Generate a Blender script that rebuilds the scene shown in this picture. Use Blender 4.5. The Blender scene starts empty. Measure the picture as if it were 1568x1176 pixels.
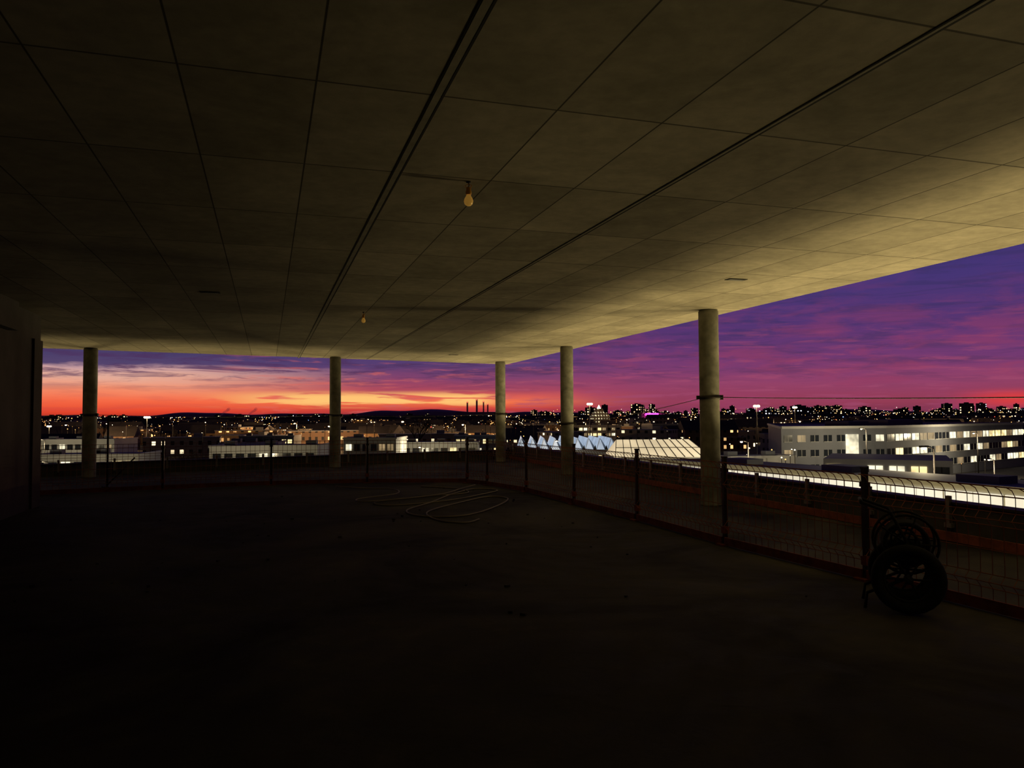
import bpy, math, random
from mathutils import Vector, Matrix
random.seed(7)
scene = bpy.context.scene
scene.view_settings.view_transform = 'Standard'
scene.view_settings.look = 'None'

# ------------------------------------------------------------------ helpers
def lin(c):
    return tuple(((v/255.0)/12.92 if v/255.0 <= .04045 else ((v/255.0+.055)/1.055)**2.4) for v in c) + (1.0,)

class NT:
    def __init__(s, tree): s.t = tree; s.n = tree.nodes; s.l = tree.links
    def new(s, typ, **kw):
        nd = s.n.new(typ)
        for k, v in kw.items(): setattr(nd, k, v)
        return nd
    def link(s, a, b): s.l.new(a, b)
    def put(s, sock, v):
        if isinstance(v, bpy.types.NodeSocket): s.l.new(v, sock)
        else: sock.default_value = v
    def math(s, op, a, b=0.0, c=None, clamp=False):
        nd = s.new('ShaderNodeMath', operation=op, use_clamp=clamp)
        s.put(nd.inputs[0], a); s.put(nd.inputs[1], b)
        if c is not None: s.put(nd.inputs[2], c)
        return nd.outputs[0]
    def maprange(s, v, a, b, c, d, smooth=True):
        nd = s.new('ShaderNodeMapRange', interpolation_type='SMOOTHSTEP' if smooth else 'LINEAR')
        for i, x in enumerate((v, a, b, c, d)): s.put(nd.inputs[i], x)
        return nd.outputs[0]
    def mix(s, f, a, b, blend='MIX'):
        nd = s.new('ShaderNodeMix', data_type='RGBA', blend_type=blend)
        s.put(nd.inputs[0], f); s.put(nd.inputs[6], a); s.put(nd.inputs[7], b)
        return nd.outputs[2]
    def ramp(s, fac, stops):
        nd = s.new('ShaderNodeValToRGB')
        el = nd.color_ramp.elements
        while len(el) > 1: el.remove(el[0])
        el[0].position = stops[0][0]; el[0].color = stops[0][1]
        for p, c in stops[1:]:
            e = el.new(p); e.color = c
        s.put(nd.inputs[0], fac)
        return nd.outputs[0]
    def noise(s, vec, scale, detail=3, rough=.5, dist=0.0):
        nd = s.new('ShaderNodeTexNoise')
        s.put(nd.inputs['Vector'], vec)
        nd.inputs['Scale'].default_value = scale; nd.inputs['Detail'].default_value = detail
        nd.inputs['Roughness'].default_value = rough; nd.inputs['Distortion'].default_value = dist
        return nd.outputs['Fac']
    def comb(s, x, y, z):
        nd = s.new('ShaderNodeCombineXYZ')
        s.put(nd.inputs[0], x); s.put(nd.inputs[1], y); s.put(nd.inputs[2], z)
        return nd.outputs[0]

def newmat(name):
    m = bpy.data.materials.new(name); m.use_nodes = True
    nt = NT(m.node_tree); bs = m.node_tree.nodes['Principled BSDF']
    return m, nt, bs

def simple(name, col, rough=.8, metal=0.0, var=.25, scale=4.0, bump=0.0):
    m, nt, bs = newmat(name)
    tc = nt.new('ShaderNodeTexCoord')
    n = nt.noise(tc.outputs['Object'], scale, 3, .6)
    f = nt.maprange(n, .25, .75, 1-var, 1+var, False)
    c = nt.new('ShaderNodeVectorMath', operation='SCALE'); c.inputs[0].default_value = col
    nt.put(c.inputs['Scale'], f)
    nt.link(c.outputs[0], bs.inputs['Base Color'])
    bs.inputs['Roughness'].default_value = rough; bs.inputs['Metallic'].default_value = metal
    if bump:
        b = nt.new('ShaderNodeBump'); b.inputs['Strength'].default_value = bump; b.inputs['Distance'].default_value = .02
        nt.link(n, b.inputs['Height']); nt.link(b.outputs[0], bs.inputs['Normal'])
    return m

def emis(name, col, strength, base=(.05,.05,.05), var=0.0, scale=1.0, sample=False):
    m, nt, bs = newmat(name)
    bs.inputs['Base Color'].default_value = (*base, 1)
    bs.inputs['Emission Color'].default_value = (*col, 1)
    if var:
        g = nt.new('ShaderNodeNewGeometry')
        n = nt.noise(g.outputs['Position'], scale, 2, .6)
        nt.link(nt.maprange(n, .3, .7, strength*(1-var), strength*(1+var), False), bs.inputs['Emission Strength'])
    else:
        bs.inputs['Emission Strength'].default_value = strength
    if not sample: m.cycles.emission_sampling = 'NONE'
    return m

class B:
    """mesh accumulator"""
    def __init__(s): s.v = []; s.f = []; s.m = []; s.sm = []
    def add(s, vs, fs, m=0, smooth=False):
        o = len(s.v); s.v += [tuple(v) for v in vs]
        for f in fs: s.f.append([i+o for i in f]); s.m.append(m); s.sm.append(smooth)
    def box(s, c, size, rot=0.0, m=0):
        hx, hy, hz = size[0]/2, size[1]/2, size[2]/2
        co, si = math.cos(rot), math.sin(rot)
        vs = []
        for z in (-hz, hz):
            for x, y in ((-hx,-hy),(hx,-hy),(hx,hy),(-hx,hy)):
                vs.append((c[0]+x*co-y*si, c[1]+x*si+y*co, c[2]+z))
        s.add(vs, [(3,2,1,0),(4,5,6,7),(0,1,5,4),(1,2,6,5),(2,3,7,6),(3,0,4,7)], m)
    def beam(s, p0, p1, w, h, m=0):
        p0 = Vector(p0); p1 = Vector(p1); d = (p1-p0).normalized()
        up = Vector((0,0,1)) if abs(d.z) < .95 else Vector((0,1,0))
        a = d.cross(up).normalized()*w/2; b = a.cross(d).normalized()*h/2
        vs = [p0-a-b, p0+a-b, p0+a+b, p0-a+b, p1-a-b, p1+a-b, p1+a+b, p1-a+b]
        s.add(vs, [(0,1,2,3),(7,6,5,4),(0,4,5,1),(1,5,6,2),(2,6,7,3),(3,7,4,0)], m)
    def tube(s, pts, r, n=6, m=0, closed=False, rs=None, cap=True):
        pts = [Vector(p) for p in pts]; k = len(pts); vs = []
        prev = None
        for i, p in enumerate(pts):
            if closed: d = pts[(i+1) % k]-pts[i-1]
            else: d = pts[min(i+1, k-1)]-pts[max(i-1, 0)]
            d.normalize()
            if prev is None:
                ref = Vector((0,0,1)) if abs(d.z) < .9 else Vector((1,0,0))
                a = d.cross(ref).normalized()
            else:
                a = (prev-d*prev.dot(d)).normalized()
            prev = a; b = d.cross(a)
            rr = rs[i] if rs else r
            for j in range(n):
                t = 2*math.pi*j/n
                vs.append(p+a*rr*math.cos(t)+b*rr*math.sin(t))
        fs = []
        for i in range(k if closed else k-1):
            i2 = (i+1) % k
            for j in range(n):
                j2 = (j+1) % n
                fs.append((i*n+j, i*n+j2, i2*n+j2, i2*n+j))
        if not closed and cap:
            fs.append(tuple(range(n))[::-1]); fs.append(tuple((k-1)*n+j for j in range(n)))
        s.add(vs, fs, m, n > 5)
    def prism(s, poly, z0, z1, m=0, mtop=None):
        n = len(poly)
        a = sum(poly[i][0]*poly[(i+1)%n][1]-poly[(i+1)%n][0]*poly[i][1] for i in range(n))
        if a < 0: poly = poly[::-1]
        vs = [(x,y,z0) for x,y in poly]+[(x,y,z1) for x,y in poly]
        s.add(vs, [tuple(range(n))[::-1]]+[(i,(i+1)%n,n+(i+1)%n,n+i) for i in range(n)], m)
        s.add([(x,y,z1) for x,y in poly], [tuple(range(n))], m if mtop is None else mtop)
    def lathe(s, c, prof, n=16, m=0):
        vs = []
        for r, z in prof:
            for j in range(n):
                t = 2*math.pi*j/n
                vs.append((c[0]+r*math.cos(t), c[1]+r*math.sin(t), c[2]+z))
        fs = []
        for i in range(len(prof)-1):
            for j in range(n):
                j2 = (j+1) % n
                fs.append((i*n+j, i*n+j2, (i+1)*n+j2, (i+1)*n+j))
        fs.append(tuple(range(n))[::-1]); fs.append(tuple((len(prof)-1)*n+j for j in range(n)))
        s.add(vs, fs, m, True)
    def octa(s, c, r, m=0):
        x,y,z = c
        s.add([(x+r,y,z),(x-r,y,z),(x,y+r,z),(x,y-r,z),(x,y,z+r),(x,y,z-r)],
              [(0,2,4),(2,1,4),(1,3,4),(3,0,4),(2,0,5),(1,2,5),(3,1,5),(0,3,5)], m)
    def obj(s, name, mats, origin=(0,0,0)):
        me = bpy.data.meshes.new(name)
        me.from_pydata([(v[0]-origin[0], v[1]-origin[1], v[2]-origin[2]) for v in s.v], [], s.f)
        for m in mats: me.materials.append(m)
        me.polygons.foreach_set('material_index', s.m)
        me.polygons.foreach_set('use_smooth', s.sm)
        me.update()
        o = bpy.data.objects.new(name, me); o.location = origin
        scene.collection.objects.link(o)
        return o

# ------------------------------------------------------------------ layout constants (metres)
TH = math.radians(17.6); CT, ST = math.cos(TH), math.sin(TH)
HC = 3.69          # ceiling underside
GZ = -12.0         # street level
def edgeX(y, off=0.0): return 5.93-.3005*(y-8.9)+off   # right slab edge
CORNER = (-.2, 29.9)
def backY(x): return 29.9+.603*(x+.2)                   # back slab edge
def uv2w(u, v): return (u*CT-v*ST, u*ST+v*CT)

# ------------------------------------------------------------------ materials
def ceiling_mat():
    m, nt, bs = newmat('formwork_concrete')
    tc = nt.new('ShaderNodeTexCoord'); P = tc.outputs['Object']
    sp = nt.new('ShaderNodeSeparateXYZ'); nt.link(P, sp.inputs[0]); X, Y = sp.outputs[0], sp.outputs[1]
    u = nt.math('ADD', nt.math('MULTIPLY', X, CT), nt.math('MULTIPLY', Y, ST))
    v = nt.math('ADD', nt.math('MULTIPLY', X, -ST), nt.math('MULTIPLY', Y, CT))
    tu = nt.math('DIVIDE', nt.math('SUBTRACT', u, 1.02), .76)
    tv = nt.math('DIVIDE', nt.math('SUBTRACT', v, 4.61), 1.57)
    def dist(t, size):
        fr = nt.math('FRACT', nt.math('ADD', t, 100.5))
        return nt.math('MULTIPLY', nt.math('ABSOLUTE', nt.math('SUBTRACT', fr, .5)), size)
    du, dv = dist(tu, .76), dist(tv, 1.57)
    mu = nt.maprange(du, .0035, .009, .9, 0); mv = nt.maprange(dv, .006, .012, .8, 0)
    joint = nt.math('MAXIMUM', mu, mv)
    wn = nt.new('ShaderNodeTexWhiteNoise', noise_dimensions='2D')
    nt.link(nt.comb(nt.math('FLOOR', nt.math('ADD', tu, 100)), nt.math('FLOOR', nt.math('ADD', tv, 100)), 0), wn.inputs['Vector'])
    pan = nt.maprange(wn.outputs['Value'], 0, 1, .84, 1.12, False)
    n1 = nt.noise(P, .8, 4, .65, .6); n2 = nt.noise(P, 7, 4, .65)
    st = nt.math('MULTIPLY', nt.maprange(n1, .3, .7, .74, 1.2, False), nt.maprange(n2, .3, .72, .86, 1.12, False))
    k = nt.math('MULTIPLY', pan, st)
    col = nt.new('ShaderNodeVectorMath', operation='SCALE'); col.inputs[0].default_value = (.44,.395,.32)
    nt.link(k, col.inputs['Scale'])
    c = nt.mix(joint, col.outputs[0], (.04,.035,.03,1))
    nt.link(c, bs.inputs['Base Color']); bs.inputs['Roughness'].default_value = .9
    bs.inputs['Specular IOR Level'].default_value = .15
    b = nt.new('ShaderNodeBump'); b.inputs['Strength'].default_value = .3; b.inputs['Distance'].default_value = .005
    nt.link(n2, b.inputs['Height']); nt.link(b.outputs[0], bs.inputs['Normal'])
    return m

def floor_mat():
    m, nt, bs = newmat('dusty_floor_concrete')
    tc = nt.new('ShaderNodeTexCoord'); P = tc.outputs['Object']
    n1 = nt.noise(P, .35, 4, .62, .8); n2 = nt.noise(P, 2.5, 5, .7, .4)
    k = nt.math('MULTIPLY', nt.maprange(n1, .35, .65, .4, 1.6, False), nt.maprange(n2, .3, .7, .6, 1.35, False))
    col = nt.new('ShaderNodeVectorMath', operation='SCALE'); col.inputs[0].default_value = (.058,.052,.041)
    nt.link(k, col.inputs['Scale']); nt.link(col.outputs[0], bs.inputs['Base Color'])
    nt.link(nt.maprange(n2, .35, .65, .7, .95), bs.inputs['Roughness'])
    bs.inputs['Specular IOR Level'].default_value = .12
    b = nt.new('ShaderNodeBump'); b.inputs['Strength'].default_value = .4; b.inputs['Distance'].default_value = .02
    nt.link(n2, b.inputs['Height']); nt.link(b.outputs[0], bs.inputs['Normal'])
    return m

def town_mat(name, wall, lit, prob, strength, cw=3.0, ch=3.0):
    """plaster wall with a procedural grid of windows, some lit"""
    m, nt, bs = newmat(name)
    g = nt.new('ShaderNodeNewGeometry')
    cr = nt.new('ShaderNodeVectorMath', operation='CROSS_PRODUCT'); nt.link(g.outputs['Normal'], cr.inputs[0]); cr.inputs[1].default_value = (0,0,1)
    dt = nt.new('ShaderNodeVectorMath', operation='DOT_PRODUCT'); nt.link(g.outputs['Position'], dt.inputs[0]); nt.link(cr.outputs[0], dt.inputs[1])
    sp = nt.new('ShaderNodeSeparateXYZ'); nt.link(g.outputs['Position'], sp.inputs[0])
    sn = nt.new('ShaderNodeSeparateXYZ'); nt.link(g.outputs['Normal'], sn.inputs[0])
    tx = nt.math('ADD', nt.math('DIVIDE', dt.outputs['Value'], cw), 5000.0)
    tz = nt.math('ADD', nt.math('DIVIDE', sp.outputs[2], ch), 100.0)
    fx, fz = nt.math('FRACT', tx), nt.math('FRACT', tz)
    def band(f, a, b): return nt.math('MULTIPLY', nt.math('GREATER_THAN', f, a), nt.math('LESS_THAN', f, b))
    win = nt.math('MULTIPLY', band(fx, .3, .7), band(fz, .3, .75))
    win = nt.math('MULTIPLY', win, nt.math('LESS_THAN', nt.math('ABSOLUTE', sn.outputs[2]), .3))
    wn = nt.new('ShaderNodeTexWhiteNoise', noise_dimensions='3D')
    nt.link(nt.comb(nt.math('FLOOR', tx), nt.math('FLOOR', tz), nt.math('FLOOR', nt.math('DIVIDE', sp.outputs[1], 60.0))), wn.inputs['Vector'])
    on = nt.math('MULTIPLY', win, nt.math('LESS_THAN', wn.outputs['Value'], prob))
    vary = nt.maprange(wn.outputs['Value'], 0, prob, .15, 1.0, False)
    nt.link(nt.mix(win, (*wall,1), (.02,.02,.025,1)), bs.inputs['Base Color'])
    bs.inputs['Emission Color'].default_value = (*lit,1)
    nt.link(nt.math('MULTIPLY', nt.math('MULTIPLY', on, vary), strength), bs.inputs['Emission Strength'])
    bs.inputs['Roughness'].default_value = .8
    m.cycles.emission_sampling = 'NONE'
    return m

M_ceil = ceiling_mat(); M_floor = floor_mat()
M_conc = simple('column_concrete', (.23,.225,.19), .9, 0, .55, 3, .3)
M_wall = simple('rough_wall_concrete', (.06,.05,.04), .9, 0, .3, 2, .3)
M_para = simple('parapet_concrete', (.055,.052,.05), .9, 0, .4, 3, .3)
M_dark = simple('dark_steel', (.035,.03,.027), .6, .5, .3, 20)
M_zinc = simple('galvanised_steel', (.22,.21,.19), .5, .6, .25, 20)
M_rust = simple('orange_painted_steel', (.3,.07,.025), .7, .1, .4, 12)
M_toe = simple('red_toe_board', (.24,.06,.03), .9, 0, .5, 6)
M_orange = simple('orange_plastic', (.95,.45,.03), .45, 0, .1, 10)
M_rubber = simple('black_rubber', (.006,.006,.006), .9, 0, .2, 15)
M_hose = simple('pale_cable_sheath', (.26,.21,.14), .6, 0, .15, 10)
M_strip = simple('joint_strip', (.33,.30,.245), .9, 0, .2, 6)
M_black = simple('recess_black', (.015,.014,.012), .9)

# ------------------------------------------------------------------ shell: ceiling, floor, wall
b = B()
poly = [CORNER, (edgeX(-7), -7), (-32, -7), (-32, backY(-32))]
b.prism(poly, HC, HC+.36)
b.obj('ceiling', [M_ceil])

b = B()
for u, w in ((1.02,.045), (3.30,.022)):
    v1 = 27.0
    for v in [x*.1 for x in range(270, 320)]:
        x, y = uv2w(u, v)
        if y < backY(x)-.3 and x < edgeX(y)-.3: v1 = v
    p0 = uv2w(u-w/2-.012, -6); p1 = uv2w(u-w/2-.012, v1)
    b.beam((*p0, HC-.003), (*p1, HC-.003), w, .006, 0)
    for uu, ww in ((u+.002, .014),(u-w-.018, .008)):
        q0 = uv2w(uu, -6); q1 = uv2w(uu, v1)
        b.beam((*q0, HC-.002), (*q1, HC-.002), ww, .005, 1)
b.obj('trim_ceiling_joints', [M_strip, M_black])

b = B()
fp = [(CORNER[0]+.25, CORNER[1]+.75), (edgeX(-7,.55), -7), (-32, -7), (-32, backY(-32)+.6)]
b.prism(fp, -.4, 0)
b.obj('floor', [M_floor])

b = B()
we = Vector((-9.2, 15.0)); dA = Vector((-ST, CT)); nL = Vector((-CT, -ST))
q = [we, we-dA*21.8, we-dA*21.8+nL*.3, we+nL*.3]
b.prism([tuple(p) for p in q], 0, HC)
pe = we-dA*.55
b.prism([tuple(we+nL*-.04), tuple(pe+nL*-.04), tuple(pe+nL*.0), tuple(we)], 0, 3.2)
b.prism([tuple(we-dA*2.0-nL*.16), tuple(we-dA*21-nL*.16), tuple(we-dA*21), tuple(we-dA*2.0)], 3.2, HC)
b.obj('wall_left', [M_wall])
b = B()
b.prism([(-13,-6.9),(9.9,-6.9),(9.9,-6.6),(-13,-6.6)], 0, HC)
b.obj('wall_rear', [M_wall])

# parapets
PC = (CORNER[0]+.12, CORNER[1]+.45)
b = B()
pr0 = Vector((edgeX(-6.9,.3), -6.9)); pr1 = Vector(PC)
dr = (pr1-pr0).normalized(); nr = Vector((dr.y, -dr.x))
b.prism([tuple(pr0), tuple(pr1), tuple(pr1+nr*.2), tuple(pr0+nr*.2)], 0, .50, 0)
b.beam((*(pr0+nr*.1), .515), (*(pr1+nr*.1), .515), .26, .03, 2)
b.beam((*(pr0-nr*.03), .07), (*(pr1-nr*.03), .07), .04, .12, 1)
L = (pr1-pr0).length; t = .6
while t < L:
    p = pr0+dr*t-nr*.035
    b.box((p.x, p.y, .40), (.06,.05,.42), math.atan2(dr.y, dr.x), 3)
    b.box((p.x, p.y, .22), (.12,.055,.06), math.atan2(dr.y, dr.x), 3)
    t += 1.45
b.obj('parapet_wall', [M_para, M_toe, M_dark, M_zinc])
b = B()
pb0 = Vector(PC); pb1 = Vector((-31.5, backY(-31.5)+.4))
db = (pb1-pb0).normalized(); nb = Vector((db.y, -db.x))
b.prism([tuple(pb0), tuple(pb1), tuple(pb1+nb*.2), tuple(pb0+nb*.2)], 0, .34, 0)
b.beam((*(pb0+nb*.1), .355), (*(pb1+nb*.1), .355), .26, .03, 2)
L = (pb1-pb0).length; t = .8
while t < L:
    p = pb0+db*t-nb*.035
    b.box((p.x, p.y, .3), (.06,.05,.36), math.atan2(db.y, db.x), 3)
    t += 1.45
b.obj('parapet_wall', [M_para, M_toe, M_dark, M_zinc])

# ------------------------------------------------------------------ columns
cols = [(3.73,14.56,2.03), (1.58,22.2,1.46), (-.43,28.4,1.76), (-5.92,25.8,1.74), (-12.05,22.0,1.78)]
R = .185
for (x, y, zc) in cols:
    b = B()
    prof = [(R+.004,0),(R+.004,.04),(R,.05)]
    z = .1
    while z < HC-.12:
        prof.append((R+random.uniform(-.0015,.0015), z)); z += .35
    prof += [(R,HC-.03),(R-.012,HC-.02),(R-.012,HC)]
    b.lathe((x,y,0), prof, 36, 0)
    b.lathe((x,y,zc), [(R+.003,-.035),(R+.014,-.035),(R+.014,.035),(R+.003,.035)], 32, 1)
    b.box((x+R+.03, y-.02, zc), (.07,.05,.09), 0, 1)
    b.box((x-R-.03, y-.02, zc), (.07,.05,.07), 0, 1)
    b.tube([(x+R+.05,y-.08,zc),(x+R+.05,y+.06,zc)], .012, 8, 1)
    b.obj('concrete_column', [M_conc, M_dark], (x,y,0))

cp = [(edgeX(2.5,-.5), 2.5, 1.85)]+cols+[(-19.5, backY(-19.5)-.55, 1.8)]
for k, (a, c) in enumerate(zip(cp[:-1], cp[1:])):
    b = B(); a = Vector(a); c = Vector(c); d = (c-a); d.z = 0; d.normalize()
    if k > 0: a = a+d*(R+.02)
    if k < len(cp)-2: c = c-d*(R+.02)
    pts = []
    for i in range(13):
        t = i/12; p = a.lerp(c, t); p.z -= .06*4*t*(1-t); pts.append(p)
    b.tube(pts, .007, 5, 0)
    b.obj('safety_rope', [M_dark])

# ------------------------------------------------------------------ mesh fence
M_mesh = simple('orange_weathered_wire', (.36,.12,.05), .7, .1, .3, 12)
def fence(name, pts, inward):
    b = B()
    for p in pts:
        x, y = p
        b.box((x,y,.57), (.05,.05,1.14), TH, 0)
        b.box((x,y,1.15), (.06,.06,.02), TH, 0)
        b.box((x,y,.012), (.2,.16,.022), TH, 1)
        b.box((x,y,.20), (.075,.075,.09), TH, 1)
        b.box((x,y,.98), (.075,.075,.05), TH, 0)
    for p, q in zip(pts[:-1], pts[1:]):
        p = Vector(p); q = Vector(q); d = (q-p); L = d.length; d.normalize()
        n = Vector((-d.y, d.x))
        if n.dot(inward) < 0: n = -n
        prof = [(.07,0),(.20,0),(.26,.055),(.32,0),(.74,0),(.80,.055),(.86,0),(1.0,0),(1.06,.04),(1.09,.11)]
        k = int((L-.1)/.11)
        for i in range(k+1):
            o = p+d*(.05+(L-.1)*i/k)
            b.tube([(o.x+n.x*h, o.y+n.y*h, z) for z, h in prof], .0042, 4, 2)
        a = p+d*.03; c = q-d*.03
        for z, h in ((.08,0),(.20,0),(.26,.055),(.32,0),(.53,0),(.74,0),(.80,.055),(.86,0),(1.0,0),(1.09,.11)):
            b.tube([(a.x+n.x*h,a.y+n.y*h,z),(c.x+n.x*h,c.y+n.y*h,z)], .0045 if z < 1 else .006, 5, 2)
        b.beam((*(a+n*.03), .06), (*(c+n*.03), .06), .025, .10, 3)
    return b.obj(name, [M_dark, M_rust, M_mesh, M_toe])
fr = [(-1.15,19.6), (-.62,18.95), (.31,17.3), (1.18,14.85), (2.02,12.55), (2.78,10.15), (3.64,8.0), (4.5,5.7), (5.3,3.4), (6.1,1.1)]
fb = [(-1.15,19.75), (-3.72,19.8), (-6.02,19.3), (-8.25,18.25), (-10.45,17.05), (-12.6,15.8), (-14.8,14.6)]
fence('mesh_barrier_fence', fr, Vector((-1,-.3)))
fence('mesh_barrier_fence', fb, Vector((.2,-1)))

b = B()
b.tube([(-9.95,19.0,0),(-9.95,19.0,1.75)], .024, 10, 0)
b.tube([(-9.95,19.0,.05),(-9.45,19.35,.7)], .018, 8, 0)
b.box((-9.95,19.0,.01), (.18,.18,.02), 0, 0)
b.tube([(-9.95,18.97,1.62),(-9.6,18.97,1.62)], .018, 8, 0)
b.obj('scaffold_pole', [M_dark])

# ------------------------------------------------------------------ hanging site lamps
M_bulb = simple('amber_glass_bulb', (.98,.66,.22), .15, 0, .05, 8)
_bs = M_bulb.node_tree.nodes['Principled BSDF']; _bs.inputs['Emission Color'].default_value = (1,.5,.08,1); _bs.inputs['Emission Strength'].default_value = .14
def site_lamp(x, y):
    b = B()
    b.lathe((x,y,HC), [(.02,-.001),(.02,-.012),(.005,-.014)], 12, 2)
    b.tube([(x,y,HC-.01),(x+.004,y,HC-.03),(x,y,HC-.05)], .004, 6, 2)
    b.lathe((x,y,HC-.11), [(.012,.062),(.019,.055),(.021,.03),(.025,.02),(.025,.0),(.019,-.004)], 18, 0)
    b.tube([(x-.02,y,HC-.055),(x-.028,y,HC-.035),(x,y,HC-.022),(x+.028,y,HC-.035),(x+.02,y,HC-.055)], .0035, 6, 0)
    b.lathe((x,y,HC-.165), [(.018,.052),(.022,.04),(.036,.015),(.040,-.005),(.034,-.028),(.018,-.042),(.004,-.046)], 20, 1)
    b.obj('hanging_bulb_lamp', [M_orange, M_bulb, M_dark], (x,y,HC))
site_lamp(-.36, 6.45); site_lamp(-2.82, 14.6)

for x, y in ((3.3,11.25), (-4.8,12.2), (-1.9,25.0)):
    b = B()
    b.box((x,y,HC-.004), (.30,.14,.008), TH, 0)
    b.box((x,y,HC-.010), (.24,.09,.005), TH, 1)
    b.obj('ceiling_junction_box', [M_black, M_dark])

# ------------------------------------------------------------------ cable on the floor
def spline(ctrl, n=10):
    out = []; c = [Vector(p) for p in ctrl]; c = [c[0]]+c+[c[-1]]
    for i in range(1, len(c)-2):
        for j in range(n):
            t = j/n; p0,p1,p2,p3 = c[i-1],c[i],c[i+1],c[i+2]
            out.append(.5*((2*p1)+(-p0+p2)*t+(2*p0-5*p1+4*p2-p3)*t*t+(-p0+3*p1-3*p2+p3)*t**3))
    out.append(c[-2]); return out
b = B(); r = .014
c1 = [(-2.2,18.6),(-1.3,18.0),(-1.0,17.0),(-1.9,16.2),(-2.7,15.3),(-2.3,14.7),(-1.3,15.5),(-.6,16.8),(-.35,17.6),(-.9,17.9),(-1.3,16.8),(-1.6,15.2),
      (-1.9,13.9),(-1.5,13.1),(-.8,13.2),(-.3,14.5),(-.1,15.8),(-.5,16.2),(-1.0,15.2),(-1.5,13.7),(-1.2,12.6),(-.75,12.3),(-.55,12.7)]
b.tube(spline([(x,y,r+.001) for x,y in c1]), r, 8, 0)
c2 = [(-4.2,18.4),(-3.5,17.9),(-2.7,17.6),(-2.5,16.6),(-3.1,15.6),(-2.9,15.1),(-2.2,15.6),(-1.5,16.5),(-1.2,17.6),(-.9,18.6)]
b.tube(spline([(x,y,r*3+.002) for x,y in c2]), r, 8, 0)
b.obj('coiled_cable', [M_hose])

b = B()
for i in range(70):
    x = random.uniform(-6, 3.0); y = random.uniform(6, 18.3)
    if x > edgeX(y,-3.6) or x < -.317*y-2.8: continue
    s = random.uniform(.01,.03)
    b.box((x,y,s*.4), (s*random.uniform(.8,2),s,s*.8), random.uniform(0,3), 0)
b.obj('concrete_rubble', [M_floor])

# ------------------------------------------------------------------ wheeled hose reel cart (lower right)
def cart(cx, cy, rot):
    b = B(); co, si = math.cos(rot), math.sin(rot)
    def T(x,y,z): return (cx+x*co-y*si, cy+x*si+y*co, z)
    def ring(yc, R, r, m, zc=.3, n=28):
        b.tube([T(R*math.cos(2*math.pi*i/n), yc, zc+R*math.sin(2*math.pi*i/n)) for i in range(n)], r, 10, m, True)
    for yc in (-.24,.24):
        ring(yc, .245, .05, 1, .297)
        ring(yc, .19, .015, 0, .297)
        for k in range(6):
            a = k*math.pi/3
            b.tube([T(.02*math.cos(a),yc,.297+.02*math.sin(a)), T(.19*math.cos(a),yc,.297+.19*math.sin(a))], .01, 6, 0)
        b.tube([T(0,yc-.05,.297),T(0,yc+.05,.297)], .035, 12, 0)
    b.tube([T(0,-.3,.297),T(0,.3,.297)], .014, 8, 0)
    for yc in (-.15,.15):
        ring(yc, .25, .012, 0, .58); ring(yc, .10, .01, 0, .58)
        for k in range(5):
            a = k*2*math.pi/5
            b.tube([T(0,yc,.58),T(.25*math.cos(a),yc,.58+.25*math.sin(a))], .008, 6, 0)
        b.tube([T(0,yc*1.2,.297),T(0,yc*1.2,.6),T(-.12,yc*1.2,.85),T(-.35,yc*1.2,.93)], .015, 8, 0)
        b.tube([T(0,yc*1.2,.297),T(-.32,yc*1.2,.15),T(-.34,yc*1.2,.015)], .014, 8, 0)
    b.tube([T(-.35,-.18,.93),T(-.35,.18,.93)], .017, 8, 1)
    for j in range(7):
        ring(-.12+.04*j, .17, .02, 1, .58, 24)
    b.tube([T(0,-.2,.58),T(0,.2,.58)], .02, 10, 0)
    b.obj('hose_reel_cart', [M_black, M_rubber], (cx,cy,0))
cart(3.46, 6.85, math.radians(-22))

# =================================================================== EXTERIOR
M_ground = simple('dark_ground', (.045,.04,.038), .95, 0, .5, .02)
b = B(); b.add([(-9000,-200,GZ),(9000,-200,GZ),(9000,9000,GZ),(-9000,9000,GZ)], [(0,1,2,3)])
b.obj('ground', [M_ground])
b = B()
ip = [(-.3,29.6), (edgeX(-7,-.1), -7), (-32,-7), (-32, backY(-32)-.4)]
b.prism(ip, GZ, -.4)
b.obj('building_base', [M_para])

M_hill = simple('hazy_hills', (.75,.42,.62), 1.0, 0, .05, .001)  # distance haze is put into this pale purple base colour
b = B()
D = 8500; vs = []; n = 220
for i in range(n+1):
    px = -.9+1.8*i/n
    h = 3+1.2*math.sin(px*17+1)+.9*math.sin(px*41)+.6*math.sin(px*97)
    h += 8*math.exp(-((px+.13)/.07)**2)+2*math.sin(px*60)*math.exp(-((px+.13)/.1)**2)
    h += 5*math.exp(-((px-.42)/.06)**2)+3*math.exp(-((px+.42)/.05)**2)
    z = 1.7+h/1180*D
    x, y = px*D, D
    vs += [(x,y,GZ),(x,y,z*.62),(x*1.02,y+260,z)]
fs = []
for i in range(n):
    for j in (0,1): fs.append((i*3+j,(i+1)*3+j,(i+1)*3+j+1,i*3+j+1))
b.add(vs, fs, 0, True)
b.obj('mountain_range', [M_hill])

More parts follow.
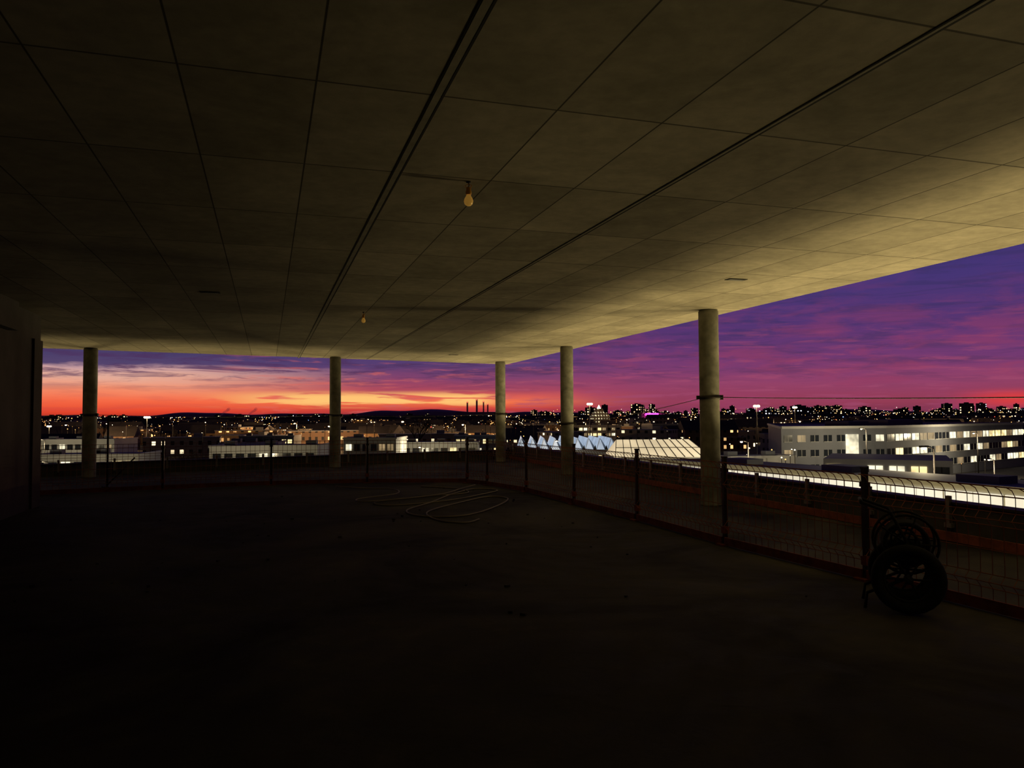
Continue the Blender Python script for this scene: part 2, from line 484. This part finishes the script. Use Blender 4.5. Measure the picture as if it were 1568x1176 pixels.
SOD = [(-165,300,24000),(-70,300,22000),(-230,400,40000),(-20,330,26000),(40,420,36000),(150,400,44000),(260,460,50000),(-120,430,40000)]
CLEAR = [(-130,-100,192,222),(-96,-70,252,282),(-82,-28,110,180),(-30,0,172,262),(28,140,60,240),(55,90,320,360),(28,60,370,410),(140,195,250,300),(0,30,180,240),(50,85,585,615),(110,150,695,730),
         (-38,-22,242,264),(-78,-62,208,222),(18,38,292,308),(100,122,342,358),(-150,-134,292,308),(156,174,440,460),(-205,-190,322,338),(-68,-52,412,428)]
CLEAR += [(x-7,x+7,y-7,y+7) for x,y,_ in SOD]
def blocked(x, y, w): return any(a-w < x < c+w and d-w < y < e+w for a,c,d,e in CLEAR)

mt = [town_mat('plaster_warm_windows', (.40,.24,.13), (1,.50,.16), .40, 2.1),
      town_mat('plaster_white_windows', (.46,.38,.30), (1,.80,.48), .20, 2.2),
      town_mat('brick_dark_windows', (.20,.12,.08), (1,.58,.22), .22, 1.9, 2.6)]
M_roof = simple('dark_roof_tiles', (.06,.05,.05), .9, 0, .3, .3)
M_roofl = simple('pale_flat_roof', (.30,.30,.31), .8, 0, .25, .2)
def house(b, x, y, w, d, h, rot, m, gable):
    b.box((x,y,GZ+h/2), (w,d,h), rot, m)
    co, si = math.cos(rot), math.sin(rot)
    def T(a,c,z): return (x+a*co-c*si, y+a*si+c*co, z)
    if gable:
        r = d*.32; z = GZ+h; e = .4
        vs = [T(-w/2-e,-d/2-e,z),T(w/2+e,-d/2-e,z),T(w/2+e,d/2+e,z),T(-w/2-e,d/2+e,z),T(-w/2-e,0,z+r),T(w/2+e,0,z+r)]
        b.add(vs, [(0,1,5,4),(2,3,4,5),(1,2,5),(3,0,4),(3,2,1,0)], 3)
        b.box(T(w*.25,d*.15,z+r*.9), (.8,.8,1.6), rot, 3)
    else:
        b.box((x,y,GZ+h+.15), (w+.5,d+.5,.3), rot, 4)
        b.box(T(w*.2,0,GZ+h+.9), (3,2.5,1.3), rot, 4)
b = B(); rh = random.Random(5)
for i in range(760):
    t = rh.random(); Y = 240+1500*t**1.3
    a = rh.uniform(-.74,.74); X = a*Y
    w = rh.uniform(10,34); d = rh.uniform(9,13)
    h = rh.uniform(4.5,8.0) if Y < 600 else rh.uniform(6,11)
    if blocked(X, Y, w*.6): continue
    house(b, X, Y, w, d, h, rh.uniform(-.5,.5), rh.choice((0,0,1,2)) if a < .1 else rh.choice((0,1,1,2)), rh.random() < .5)
b.obj('town_houses', mt+[M_roof, M_roofl])

b = B(); rs_ = random.Random(11)
for i in range(190):
    a = rs_.uniform(.03,.74) if i < 160 else rs_.uniform(-.7,.05)
    Y = rs_.uniform(1780,3000); X = a*Y
    px = rs_.uniform(0,8) if rs_.random() < .76 else rs_.uniform(8,16)
    if a < 0: px = min(px, 3)
    top = 1.7+px/1180*Y
    w = rs_.uniform(10,28)
    b.box((X,Y,(top+GZ)/2), (w,w*.7,top-GZ), rs_.uniform(-.4,.4), rs_.choice((0,1,2,2)))
    b.box((X,Y,top+1.2), (w*.3,w*.3,2.4), 0, 3)
b.obj('skyline_towers', [town_mat('tower_windows_warm', (.06,.05,.07), (1,.62,.3), .36, 2.4, 7, 6),
                        town_mat('tower_windows_cool', (.06,.05,.08), (.85,.9,1), .22, 2.2, 7, 6),
                        town_mat('tower_windows_gold', (.06,.05,.07), (1,.75,.4), .34, 2.6, 8, 6), M_roof])

E_or = emis('sodium_lamp', (1,.42,.10), 5); E_wh = emis('white_lamp', (1,.82,.52), 7)
E_rd = emis('red_lamp', (1,.08,.05), 6); E_bl = emis('blue_lamp', (.2,.35,1), 6); E_mg = emis('magenta_sign', (1,.05,.7), 4)
b = B(); rc = random.Random(21)
for i in range(3300):
    if i < 2500: Y = 260+2600*rc.random()**1.05; a = rc.uniform(-.72,.74)
    else: Y = rc.uniform(240,900); a = rc.uniform(-.7,.74)
    if blocked(a*Y, Y, 1): continue
    if Y < 1000: top = GZ+rc.uniform(5,11)
    else: top = rc.uniform(-9, 1)+rc.random()**3*Y/1180*(10 if a > .05 else 1)
    r = Y/1180*rc.choice((.2,.25,.3,.4,.5,.8))
    m = rc.choices((0,1,2,3), (54,40,3,2))[0]
    b.octa((a*Y,Y,top), r, m)
    if Y < 600: b.tube([(a*Y,Y,GZ),(a*Y,Y,top)], .09, 4, 4)
for i in range(46):
    x = rc.uniform(44,150); y = rc.uniform(100,150)
    if not .46 < x/y < .74: continue
    z = rc.uniform(-9,-6); b.octa((x,y,z), rc.uniform(.06,.14), rc.choice((0,1,1))); b.tube([(x,y,GZ),(x,y,z)], .06, 4, 4)
for i in range(40):
    x = rc.uniform(36,62); y = rc.uniform(118,150)
    if not .28 < x/y < .37: continue
    z = rc.uniform(-8,-3.5); b.octa((x,y,z), rc.uniform(.06,.16), rc.choice((0,1,1))); b.tube([(x,y,GZ),(x,y,z)], .06, 4, 4)
b.obj('city_lights', [E_or,E_wh,E_rd,E_bl,M_dark])

b = B()
for X,Y,zt,r in ((-142,3100,68,3.5),(-180,3100,58,3),(-115,3100,60,2.6),(-98,3100,50,2.6)):
    b.tube([(X,Y,GZ),(X,Y,zt)], r, 12, 0, rs=[r*1.2,r])
    b.octa((X,Y-r,zt-2), 2.0, 1)
b.box((-140,3110,2), (170,40,28), 0, 0)
b.obj('power_station_chimneys', [simple('chimney_grey', (.6,.42,.5), .9), E_rd])

M_smoke, nts, bs = newmat('backlit_steam')
trn = nts.new('ShaderNodeBsdfTranslucent'); trn.inputs[0].default_value = (1,.95,.95,1)
tp = nts.new('ShaderNodeBsdfTransparent'); mx = nts.new('ShaderNodeMixShader'); mx.inputs[0].default_value = .16
nts.link(trn.outputs[0], mx.inputs[2]); nts.link(tp.outputs[0], mx.inputs[1])
nts.link(mx.outputs[0], M_smoke.node_tree.nodes['Material Output'].inputs[0])
for px, y0 in ((336,3100),(378,3200)):
    b = B(); X = (px-784)/1180*y0; rp = random.Random(px)
    for i in range(10):
        t = i/9; s = 2+5*t
        cx = X+16*t*t+rp.uniform(-1,1)+22*t; cz = -2+34*t+rp.uniform(-1,1)
        b.lathe((cx,y0,cz), [(s*.1,-s),(s*.7,-s*.7),(s,0),(s*.7,s*.7),(s*.1,s)], 10, 0)
    b.obj('steam_plume', [M_smoke])

E_mast = emis('floodlight_lens', (1,.74,.40), 12)
def mast(X, Y, zt, s=1.0):
    b = B()
    b.tube([(X,Y,GZ),(X,Y,zt)], .25, 8, 0, rs=[.3,.14])
    b.tube([(X,Y,zt-.2),(X,Y,zt+.2)], .5*s, 12, 0)
    for k in range(5):
        a = math.pi*(1+k/4); cx, cy = X+.62*s*math.cos(a), Y+.62*s*math.sin(a)
        b.lathe((cx,cy,zt), [(.1*s,-.36*s),(.32*s,-.2*s),(.36*s,0),(.25*s,.2*s),(.08*s,.28*s)], 10, 1)
    b.obj('floodlight_mast', [M_zinc, E_mast])
mast(30.2,300,6.0,1.2); mast(111,350,5.4,1.6); mast(-142,300,1.7,1.3); mast(165,450,5.6,1.5); mast(-198,330,-2,1.0); mast(-60,420,-1.5,1.0)

M_bark = simple('dark_bark', (.035,.026,.022), .95)
def grow(b, p, d, L, r, lvl, rng):
    q = p+d*L
    b.tube([p,q], r, 4 if lvl > 2 else 3, 0, rs=[r, r*.65], cap=False)
    if lvl == 0: return
    for k in range(3 if lvl > 1 else 4):
        nd = (d+Vector((rng.uniform(-1,1),rng.uniform(-1,1),rng.uniform(-.35,.75)))*.75).normalized()
        grow(b, p+d*L*rng.uniform(.65,1), nd, L*rng.uniform(.62,.8), r*.58, lvl-1, rng)
def tree(X, Y, H, seed, name='bare_tree', lv=6):
    rng = random.Random(seed); b = B()
    grow(b, Vector((X,Y,GZ)), Vector((0,0,1)), H*.28, H*.026, lv, rng)
    b.obj(name, [M_bark], (X,Y,GZ))
tree(-30.5,250,17.0,1); tree(-45,108,12.0,2); tree(-22,136,10,3); tree(-70,215,11,4,lv=5); tree(33,150,9.6,6,lv=5); tree(24,300,14,9,lv=5); tree(-38,150,11,12,lv=5)
b = B(); rng = random.Random(33)
for i in range(130):
    Y = rng.uniform(280,900); a = rng.uniform(-.68,.68)
    if blocked(a*Y, Y, 3): continue
    grow(b, Vector((a*Y,Y,GZ)), Vector((0,0,1)), rng.uniform(3,4.6), .35, 3, rng)
b.obj('tree_belt', [M_bark])

def facade(b, p0, p1, z0, ch, rows, cols, ww, wh, mlit, mdark, prob, mframe, off=.08):
    p0 = Vector(p0); p1 = Vector(p1); d = p1-p0; L = d.length; d.normalize()
    n = Vector((d.y,-d.x))
    if n.dot(-p0) < 0: n = -n
    cw = L/cols
    for r in range(rows):
        for c in range(cols):
            o = p0+d*(cw*(c+.5))+n*off; z = z0+ch*(r+.5)
            a = o-d*cw*ww/2; e = o+d*cw*ww/2
            m = random.choice(mlit) if random.random() < prob else mdark
            b.add([(a.x,a.y,z-wh/2),(e.x,e.y,z-wh/2),(e.x,e.y,z+wh/2),(a.x,a.y,z+wh/2)], [(0,1,2,3)], m)
            b.beam((a.x,a.y,z-wh/2-.05),(e.x,e.y,z-wh/2-.05), .15,.1, mframe)
            b.beam((o.x,o.y,z-wh/2),(o.x,o.y,z+wh/2), .08,.08, mframe)

M_white = simple('white_render', (.50,.50,.49), .8, 0, .1, .3)
M_grey = simple('grey_cladding', (.19,.20,.23), .75, 0, .1, .3)
E_w1 = emis('office_window_warm', (1,.76,.34), 1.5, var=.6, scale=.5)
E_w2 = emis('office_window_white', (1,.90,.62), 1.2, var=.6, scale=.4)
E_w3 = emis('dim_window', (1,.7,.35), .3, var=.5, scale=.4)
E_glow = emis('lit_glazing', (1,.92,.74), .85, (.4,.4,.35), .2, .08)
E_cream = emis('lit_roof_glass', (1,.80,.48), .75, (.4,.4,.35), .3, .1)
E_blue = emis('skylight_glass', (.62,.78,1), .5, (.4,.4,.4), .3, .3)
M_glass = simple('dark_glass', (.02,.025,.035), .15)
MATS = [M_white, M_grey, E_w1, E_w2, E_w3, M_glass, M_roofl, M_dark]

b = B()
P = [(54,155),(76.5,158),(133,201),(115,232),(69,208)]
b.prism(P, GZ, -1.15, 1, 6)
for i in range(5):
    p, q = P[i], P[(i+1)%5]
    b.beam((*p,-1.0),(*q,-1.0), .5,.5, 0)
facade(b, P[1], P[2], -10.6, 2.95, 3, 20, .86, 1.4, (2,3,4,4), 5, .62, 0)
facade(b, P[0], P[1], -10.6, 2.95, 3, 8, .62, 1.3, (3,2,4), 5, .22, 0)
b.box((69,156.9,-5.2), (2.6,.5,5.5), .133, 3)
b.box((95,195,-.5), (16,9,1.3), .6, 1)
b.box((78,180,-.6), (8,6,1.1), .6, 1)
b.obj('office_building', MATS)

b = B()
A0 = Vector((13.5,80)); A1 = Vector((34,38)); dd = (A1-A0).normalized(); nn = Vector((-dd.y,dd.x))
b.prism([tuple(A0),tuple(A1),tuple(A1+nn*9),tuple(A0+nn*9)], GZ, -3.0, 0, 6)
facade(b, A0, A1, -6.6, 1.7, 2, 12, .985, 1.66, (8,), 5, 1.0, 0)
b.beam((*A0,-2.85),(*A1,-2.85), .6,.3, 0)
for t in (.2,.45,.7):
    p = A0+dd*46.7*t+nn*5
    b.box((p.x,p.y,-2.75), (3,2,.5), math.atan2(dd.y,dd.x), 1)
b.obj('workshop_hall', MATS+[E_glow])
b = B()
b.prism([(37,92),(49,86),(55,98),(43,104)], GZ, -3.6, 0, 6)
facade(b, (37,92),(49,86), -8.8, 2.6, 2, 6, .7, 1.2, (3,2), 5, .6, 7)
b.prism([(39,78),(53,69),(60,80),(46,89)], GZ, -5.6, 0, 6)
facade(b, (39,78),(53,69), -10.5, 2.4, 2, 8, .85, 1.6, (3,2,8), 5, .8, 7)
b.obj('annex_building', MATS+[E_glow])

b = B()
X0, Y0, nT, tw = 1.5, 200, 9, 2.9
b.box((X0+nT*tw/2, Y0+15, (GZ-7.2)/2), (nT*tw,30,-7.2-GZ), 0, 1)
for i in range(nT):
    x = X0+i*tw; zt, zb = -4.3, -7.2
    b.add([(x,Y0-.1,zb),(x+tw*.72,Y0-.1,zb),(x+tw*.3,Y0-.1,zt)], [(0,1,2)], 8)
    b.add([(x+tw*.72,Y0-.1,zb),(x+tw,Y0-.1,zb),(x+tw*.9,Y0-.1,zb+1.2)], [(0,1,2)], 7)
    b.add([(x,Y0,zb),(x+tw*.35,Y0,zt),(x+tw*.35,Y0+30,zt),(x,Y0+30,zb)], [(0,1,2,3)], 8)
    b.add([(x+tw*.35,Y0,zt),(x+tw,Y0,zb),(x+tw,Y0+30,zb),(x+tw*.35,Y0+30,zt)], [(0,1,2,3)], 6)
    b.beam((x,Y0-.15,zb),(x+tw*.3,Y0-.15,zt), .12,.12, 0)
facade(b, (X0,Y0-.1),(X0+nT*tw,Y0-.1), GZ+1, 3, 1, 9, .7, 1.6, (2,3,4), 5, .5, 0)
b.obj('sawtooth_roof_hall', MATS+[E_blue])

b = B()
x0,x1 = 15.0,29.5
b.prism([(x0,114),(x1,114),(x1,126),(x0,126)], GZ, -4.6, 0, 6)
b.add([(x0+.2,114,-4.55),(x1-.2,114,-4.55),(x1-1.6,122,-2.2),(x0+1.4,122,-2.2)], [(0,1,2,3)], 8)
b.add([(x1-.2,126,-4.55),(x0+.2,126,-4.55),(x0+1.4,122,-2.2),(x1-1.6,122,-2.2)], [(0,1,2,3)], 6)
b.add([(x0+.2,126,-4.55),(x0+.2,114,-4.55),(x0+1.4,122,-2.2)], [(0,1,2)], 8)
b.add([(x1-.2,114,-4.55),(x1-.2,126,-4.55),(x1-1.6,122,-2.2)], [(0,1,2)], 8)
for i in range(12):
    t = i/11
    b.beam((x0+.2+(x1-x0-.4)*t,113.95,-4.5),(x0+1.4+(x1-x0-3)*t,121.95,-2.15), .1,.1, 7)
b.beam((x0+.8,118,-3.3),(x1-.9,118,-3.3), .1,.1, 7)
b.obj('glass_roof_hall', MATS+[E_cream])

M_tower = town_mat('floodlit_tower', (.5,.45,.35), (1,.85,.5), .95, 1.3, 2.2, 2.4)  # floodlighting on the walls is put in as self-glowing panes
b = B()
b.box((68,600,(GZ+1)/2), (13,10,1-GZ), .2, 0)
b.box((68,600,2.2), (10,8,2.6), .2, 0)
b.box((67.5,600,5.0), (6,6,3.2), .2, 0)
b.tube([(67.5,600,6.6),(67.5,600,9.4)], 1, 8, 1, rs=[1.6,.1])
b.obj('floodlit_tower', [M_tower, E_wh])

b = B()
b.box((131,715,-3), (26,12,12), .1, 0)
b.box((128,706,2.0), (12,.5,2.2), .0, 1)
b.box((136,706,.2), (3,.5,1.2), .0, 1)
b.obj('sign_building', [mt[1], E_mg])

def shed(x0, x1, y, d, zt, rot, cols, prob, m=0, rows=2, wh=1.3):
    b = B(); w = x1-x0; co, si = math.cos(rot), math.sin(rot)
    def T(a,c): return (x0+a*co-c*si, y+a*si+c*co)
    b.prism([T(0,0),T(w,0),T(w,d),T(0,d)], GZ, zt, m, 6)
    for p, q in (((0,0),(w,0)),((w,0),(w,d)),((0,d),(0,0))):
        b.beam((*T(*p),zt+.1),(*T(*q),zt+.1), .35,.35, 0)
    facade(b, T(0.3,0), T(w-.3,0), zt-.4-rows*2.7, 2.7, rows, cols, .7, wh, (2,3,4), 5, prob, 7)
    for k in range(int(w/7)+1):
        c = T(2+k*7 if 2+k*7 < w-1 else w/2, d*.4)
        b.box((*c, zt+.45), (1.8,1.5,.9), rot, 1)
    b.obj('commercial_building', MATS)
shed(-124,-104,200,16,-4.2,.1,10,.3)
shed(-76,-60,122,12,-4.4,.15,8,.5,0,2,1.6)
shed(-57,-47,150,14,-3.6,.1,5,.4,0)
shed(-51,-33,130,13,-3.4,.05,9,.25,0)
shed(-92,-74,260,15,-5.0,.1,9,.4,1)
shed(-35,-24,160,12,-3.0,-.05,6,.3,0)
shed(-26,-8,180,14,-4.7,.02,8,.3,0)
shed(-18,-4,240,14,-4.6,.02,8,.4,1)
shed(36,48,128,9,-5.5,.2,6,.7,0)
shed(150,190,260,18,-3.0,.3,14,.5,1)
shed(60,84,330,18,-2.5,.1,10,.5,1)
shed(30,54,380,18,-3.5,.1,10,.5,0)

def car(b, x, y, rot):
    co, si = math.cos(rot), math.sin(rot)
    def T(a,c,z): return (x+a*co-c*si, y+a*si+c*co, GZ+z)
    b.box(T(0,0,.62), (4.3,1.75,.55), rot, 0)
    vs = [T(-1.6,-.8,.9),T(1.2,-.8,.9),T(1.2,.8,.9),T(-1.6,.8,.9),T(-1.1,-.65,1.45),T(.5,-.65,1.45),T(.5,.65,1.45),T(-1.1,.65,1.45)]
    b.add(vs, [(4,5,6,7),(0,1,5,4),(1,2,6,5),(2,3,7,6),(3,0,4,7)], 1)
    for a in (-1.35,1.35):
        for c in (-.85,.85):
            b.tube([T(a,c-.1,.32),T(a,c+.1,.32)], .32, 10, 1)
b = B()
for i in range(14): car(b, 62+i*4.2, 132+i*1.5, 1.5)
b.obj('parked_cars', [M_grey, M_rubber])

LC = (1.0,.78,.33)
E_lens = emis('street_lamp_lens', (1,.80,.46), 14)
def street_lamp(X, Y, zt, P, col=(1,.82,.5), r=.3, s=1.0):
    b = B()
    b.tube([(X,Y,GZ),(X,Y,zt+.3)], .1, 8, 0, rs=[.13,.07])
    b.tube([(X,Y,zt+.3),(X-.9,Y-.4,zt+.5)], .05, 6, 0)
    b.box((X-1.1,Y-.5,zt+.5), (.8*s,.35*s,.16), .4, 0)
    b.lathe((X-1.1,Y-.5,zt+.5), [(.05,-.24*s),(.15*s,-.20*s),(.2*s,-.081)], 12, 1)
    o = b.obj('street_lamp', [M_dark, E_lens])
    ld = bpy.data.lights.new('lamp_bulb', 'POINT'); ld.energy = P; ld.color = col; ld.shadow_soft_size = r
    lo = bpy.data.objects.new('lamp_bulb', ld); lo.location = (X-1.1,Y-.5,zt+.15-r-.1*s); scene.collection.objects.link(lo)
    lo.parent = o
for X,Y,z,P in ((-66,110,-5,1500),(-42,118,-5,1500),(-19,168,-5.5,2200),(-112,185,-4,3500),
                (66,144,-1.5,3800),(100,166,-3,4200),(33,108,-2.5,2500),(36,66,-1.6,1200),(12,190,-5,2500),(48,112,-5,2200),(76,122,-6,3200)):
    street_lamp(X,Y,z,P)
for X,Y,P in SOD:
    street_lamp(X,Y,-2.5,P,(1,.6,.26),.5,2.0)

def yard(X, Y, z, P, col=LC, r=1.3):
    b = B()
    b.tube([(X,Y,GZ),(X,Y,z-r-.1)], .1, 8, 0)
    b.lathe((X,Y,z-r-.1), [(.3,-.15),(.5,0),(.5,.05)], 16, 0)
    o = b.obj('yard_floodlight', [M_dark])
    ld = bpy.data.lights.new('flood', 'POINT'); ld.energy = P; ld.color = col; ld.shadow_soft_size = r
    lo = bpy.data.objects.new('flood', ld); lo.location = (X,Y,z); scene.collection.objects.link(lo); lo.parent = o
for X,Y,z,P in ((14.5,6,-7.5,3000),(13,13,-6.5,2700),(11,21,-6.5,2500),(9,29,-6.5,2000),(24,16,-6.5,3400),
                (0,40,-6.5,2000),(-10,35,-6.5,1700),(-20,30,-6.5,1600),(-4,52,-6.2,2600),(34,34,-7.5,2200)):
    yard(X,Y,z,P)

# ------------------------------------------------------------------ world: dusk sky
w = bpy.data.worlds.new('dusk_sky'); scene.world = w; w.use_nodes = True
nt = NT(w.node_tree); w.node_tree.nodes.clear()
tc = nt.new('ShaderNodeTexCoord'); sp = nt.new('ShaderNodeSeparateXYZ'); nt.link(tc.outputs['Generated'], sp.inputs[0])
X, Y, Z = sp.outputs
el = nt.math('MULTIPLY', nt.math('ARCSINE', Z), 57.2958)
az = nt.math('MULTIPLY', nt.math('ARCTAN2', X, Y), 57.2958)
vec = nt.comb(nt.math('MULTIPLY', az, .055), nt.math('MULTIPLY', el, .42), 0)
nA = nt.noise(vec, 1.6, 5, .62, .5)
vec2 = nt.comb(nt.math('MULTIPLY', az, .10), nt.math('ADD', nt.math('MULTIPLY', el, 1.1), nt.math('MULTIPLY', az, .012)), 3.3)
nB = nt.noise(vec2, 1.8, 6, .65, .6)
vec3 = nt.comb(nt.math('MULTIPLY', az, .13), nt.math('MULTIPLY', el, .55), 7.7)
nC = nt.noise(vec3, 1.5, 6, .6, .4)
e2 = nt.math('ADD', el, nt.math('MULTIPLY', nt.math('SUBTRACT', nA, .5), nt.maprange(el, .3, 4, .2, 1.6)))
t = nt.math('DIVIDE', e2, 24.0, clamp=True)
def Rr(stops): return [(max(0,e)/24.0, lin(c)) for e, c in stops]
left = nt.ramp(t, Rr([(0,(170,46,38)),(.4,(228,70,44)),(1.1,(246,106,70)),(1.9,(244,146,110)),(2.8,(228,172,152)),(3.3,(196,154,158)),(3.55,(84,68,108)),(5.2,(54,52,98)),(10,(34,32,80)),(24,(9,9,26))]))
mid = nt.ramp(t, Rr([(0,(126,46,60)),(.5,(206,66,58)),(1.0,(246,118,76)),(1.4,(226,98,82)),(1.9,(172,72,92)),(2.8,(126,66,108)),(3.7,(88,62,112)),(5.5,(68,58,112)),(10,(44,38,94)),(24,(10,9,30))]))
right = nt.ramp(t, Rr([(0,(112,50,76)),(.8,(148,60,84)),(2.2,(146,66,104)),(3.8,(114,58,112)),(6,(86,53,112)),(9,(70,53,116)),(13,(58,50,112)),(24,(14,14,46))]))
c = nt.mix(nt.maprange(az, -26, -8, 0, 1), left, mid)
c = nt.mix(nt.maprange(az, -2, 12, 0, 1), c, right)
cl = nt.maprange(nB, .46, .62, 0, 1)
cl = nt.math('MULTIPLY', cl, nt.math('MULTIPLY', nt.maprange(el, 1.5, 3.2, .1, .85), nt.maprange(az, -5, 12, 1, .6)))
c = nt.mix(cl, c, nt.mix(nt.maprange(el, 1, 7, 0, 1), lin((92,52,88)), lin((56,48,96))))
pk = nt.math('MULTIPLY', nt.maprange(nt.noise(vec2, 2.7, 5, .6, .4), .51, .68, 0, .65), nt.math('MULTIPLY', nt.maprange(el, 9, 2, 0, 1), nt.maprange(az, -24, -14, .0, 1)))
c = nt.mix(pk, c, nt.mix(nt.maprange(az, -20, 10, 0, 1), lin((222,108,92)), lin((160,74,108))))
# soft rose patches in the east part of the view
rp_ = nt.math('MULTIPLY', nt.maprange(nC, .46, .66, 0, .6), nt.math('MULTIPLY', nt.maprange(el, 11, 2, 0, 1), nt.maprange(az, 0, 14, 0, 1)))
c = nt.mix(rp_, c, lin((150,62,98)))
# red afterglow low at the far right
rg = nt.math('MULTIPLY', nt.maprange(az, 29, 33, 0, .85), nt.maprange(nt.math('ABSOLUTE', nt.math('SUBTRACT', el, .9)), .1, .8, 1, 0))
c = nt.mix(rg, c, lin((220,62,62)))
gs = nt.math('MULTIPLY', nt.maprange(nt.noise(vec2, 2.2, 4, .5, .3), .40, .52, 0, 1), nt.math('MULTIPLY', nt.maprange(nt.math('ABSOLUTE', nt.math('SUBTRACT', el, 1.2)), .15, .75, 1, 0), nt.math('MULTIPLY', nt.maprange(az, -24, -14, 0, 1), nt.maprange(az, -3, 0, 1, 0))))
c = nt.mix(gs, c, lin((255,196,116)))
c = nt.mix(nt.maprange(nt.math('ABSOLUTE', az), 45, 110, 0, .94), c, lin((10,9,22)))
c = nt.mix(nt.maprange(el, -.3, 0, 1, 0), c, lin((18,12,14)))
bg = nt.new('ShaderNodeBackground'); nt.link(c, bg.inputs[0]); bg.inputs[1].default_value = 1.0
out = nt.new('ShaderNodeOutputWorld'); nt.link(bg.outputs[0], out.inputs[0])

# ------------------------------------------------------------------ camera
cd = bpy.data.cameras.new('camera'); cd.sensor_width = 36; cd.lens = 36*1180/1568
cd.clip_start = .05; cd.clip_end = 30000
cam = bpy.data.objects.new('camera', cd); scene.collection.objects.link(cam)
M = Matrix.Translation((0,0,1.71)) @ Matrix.Rotation(math.pi/2+math.radians(2.33), 4, 'X') @ Matrix.Rotation(-.0048, 4, 'Z')
cam.matrix_world = M
scene.camera = cam
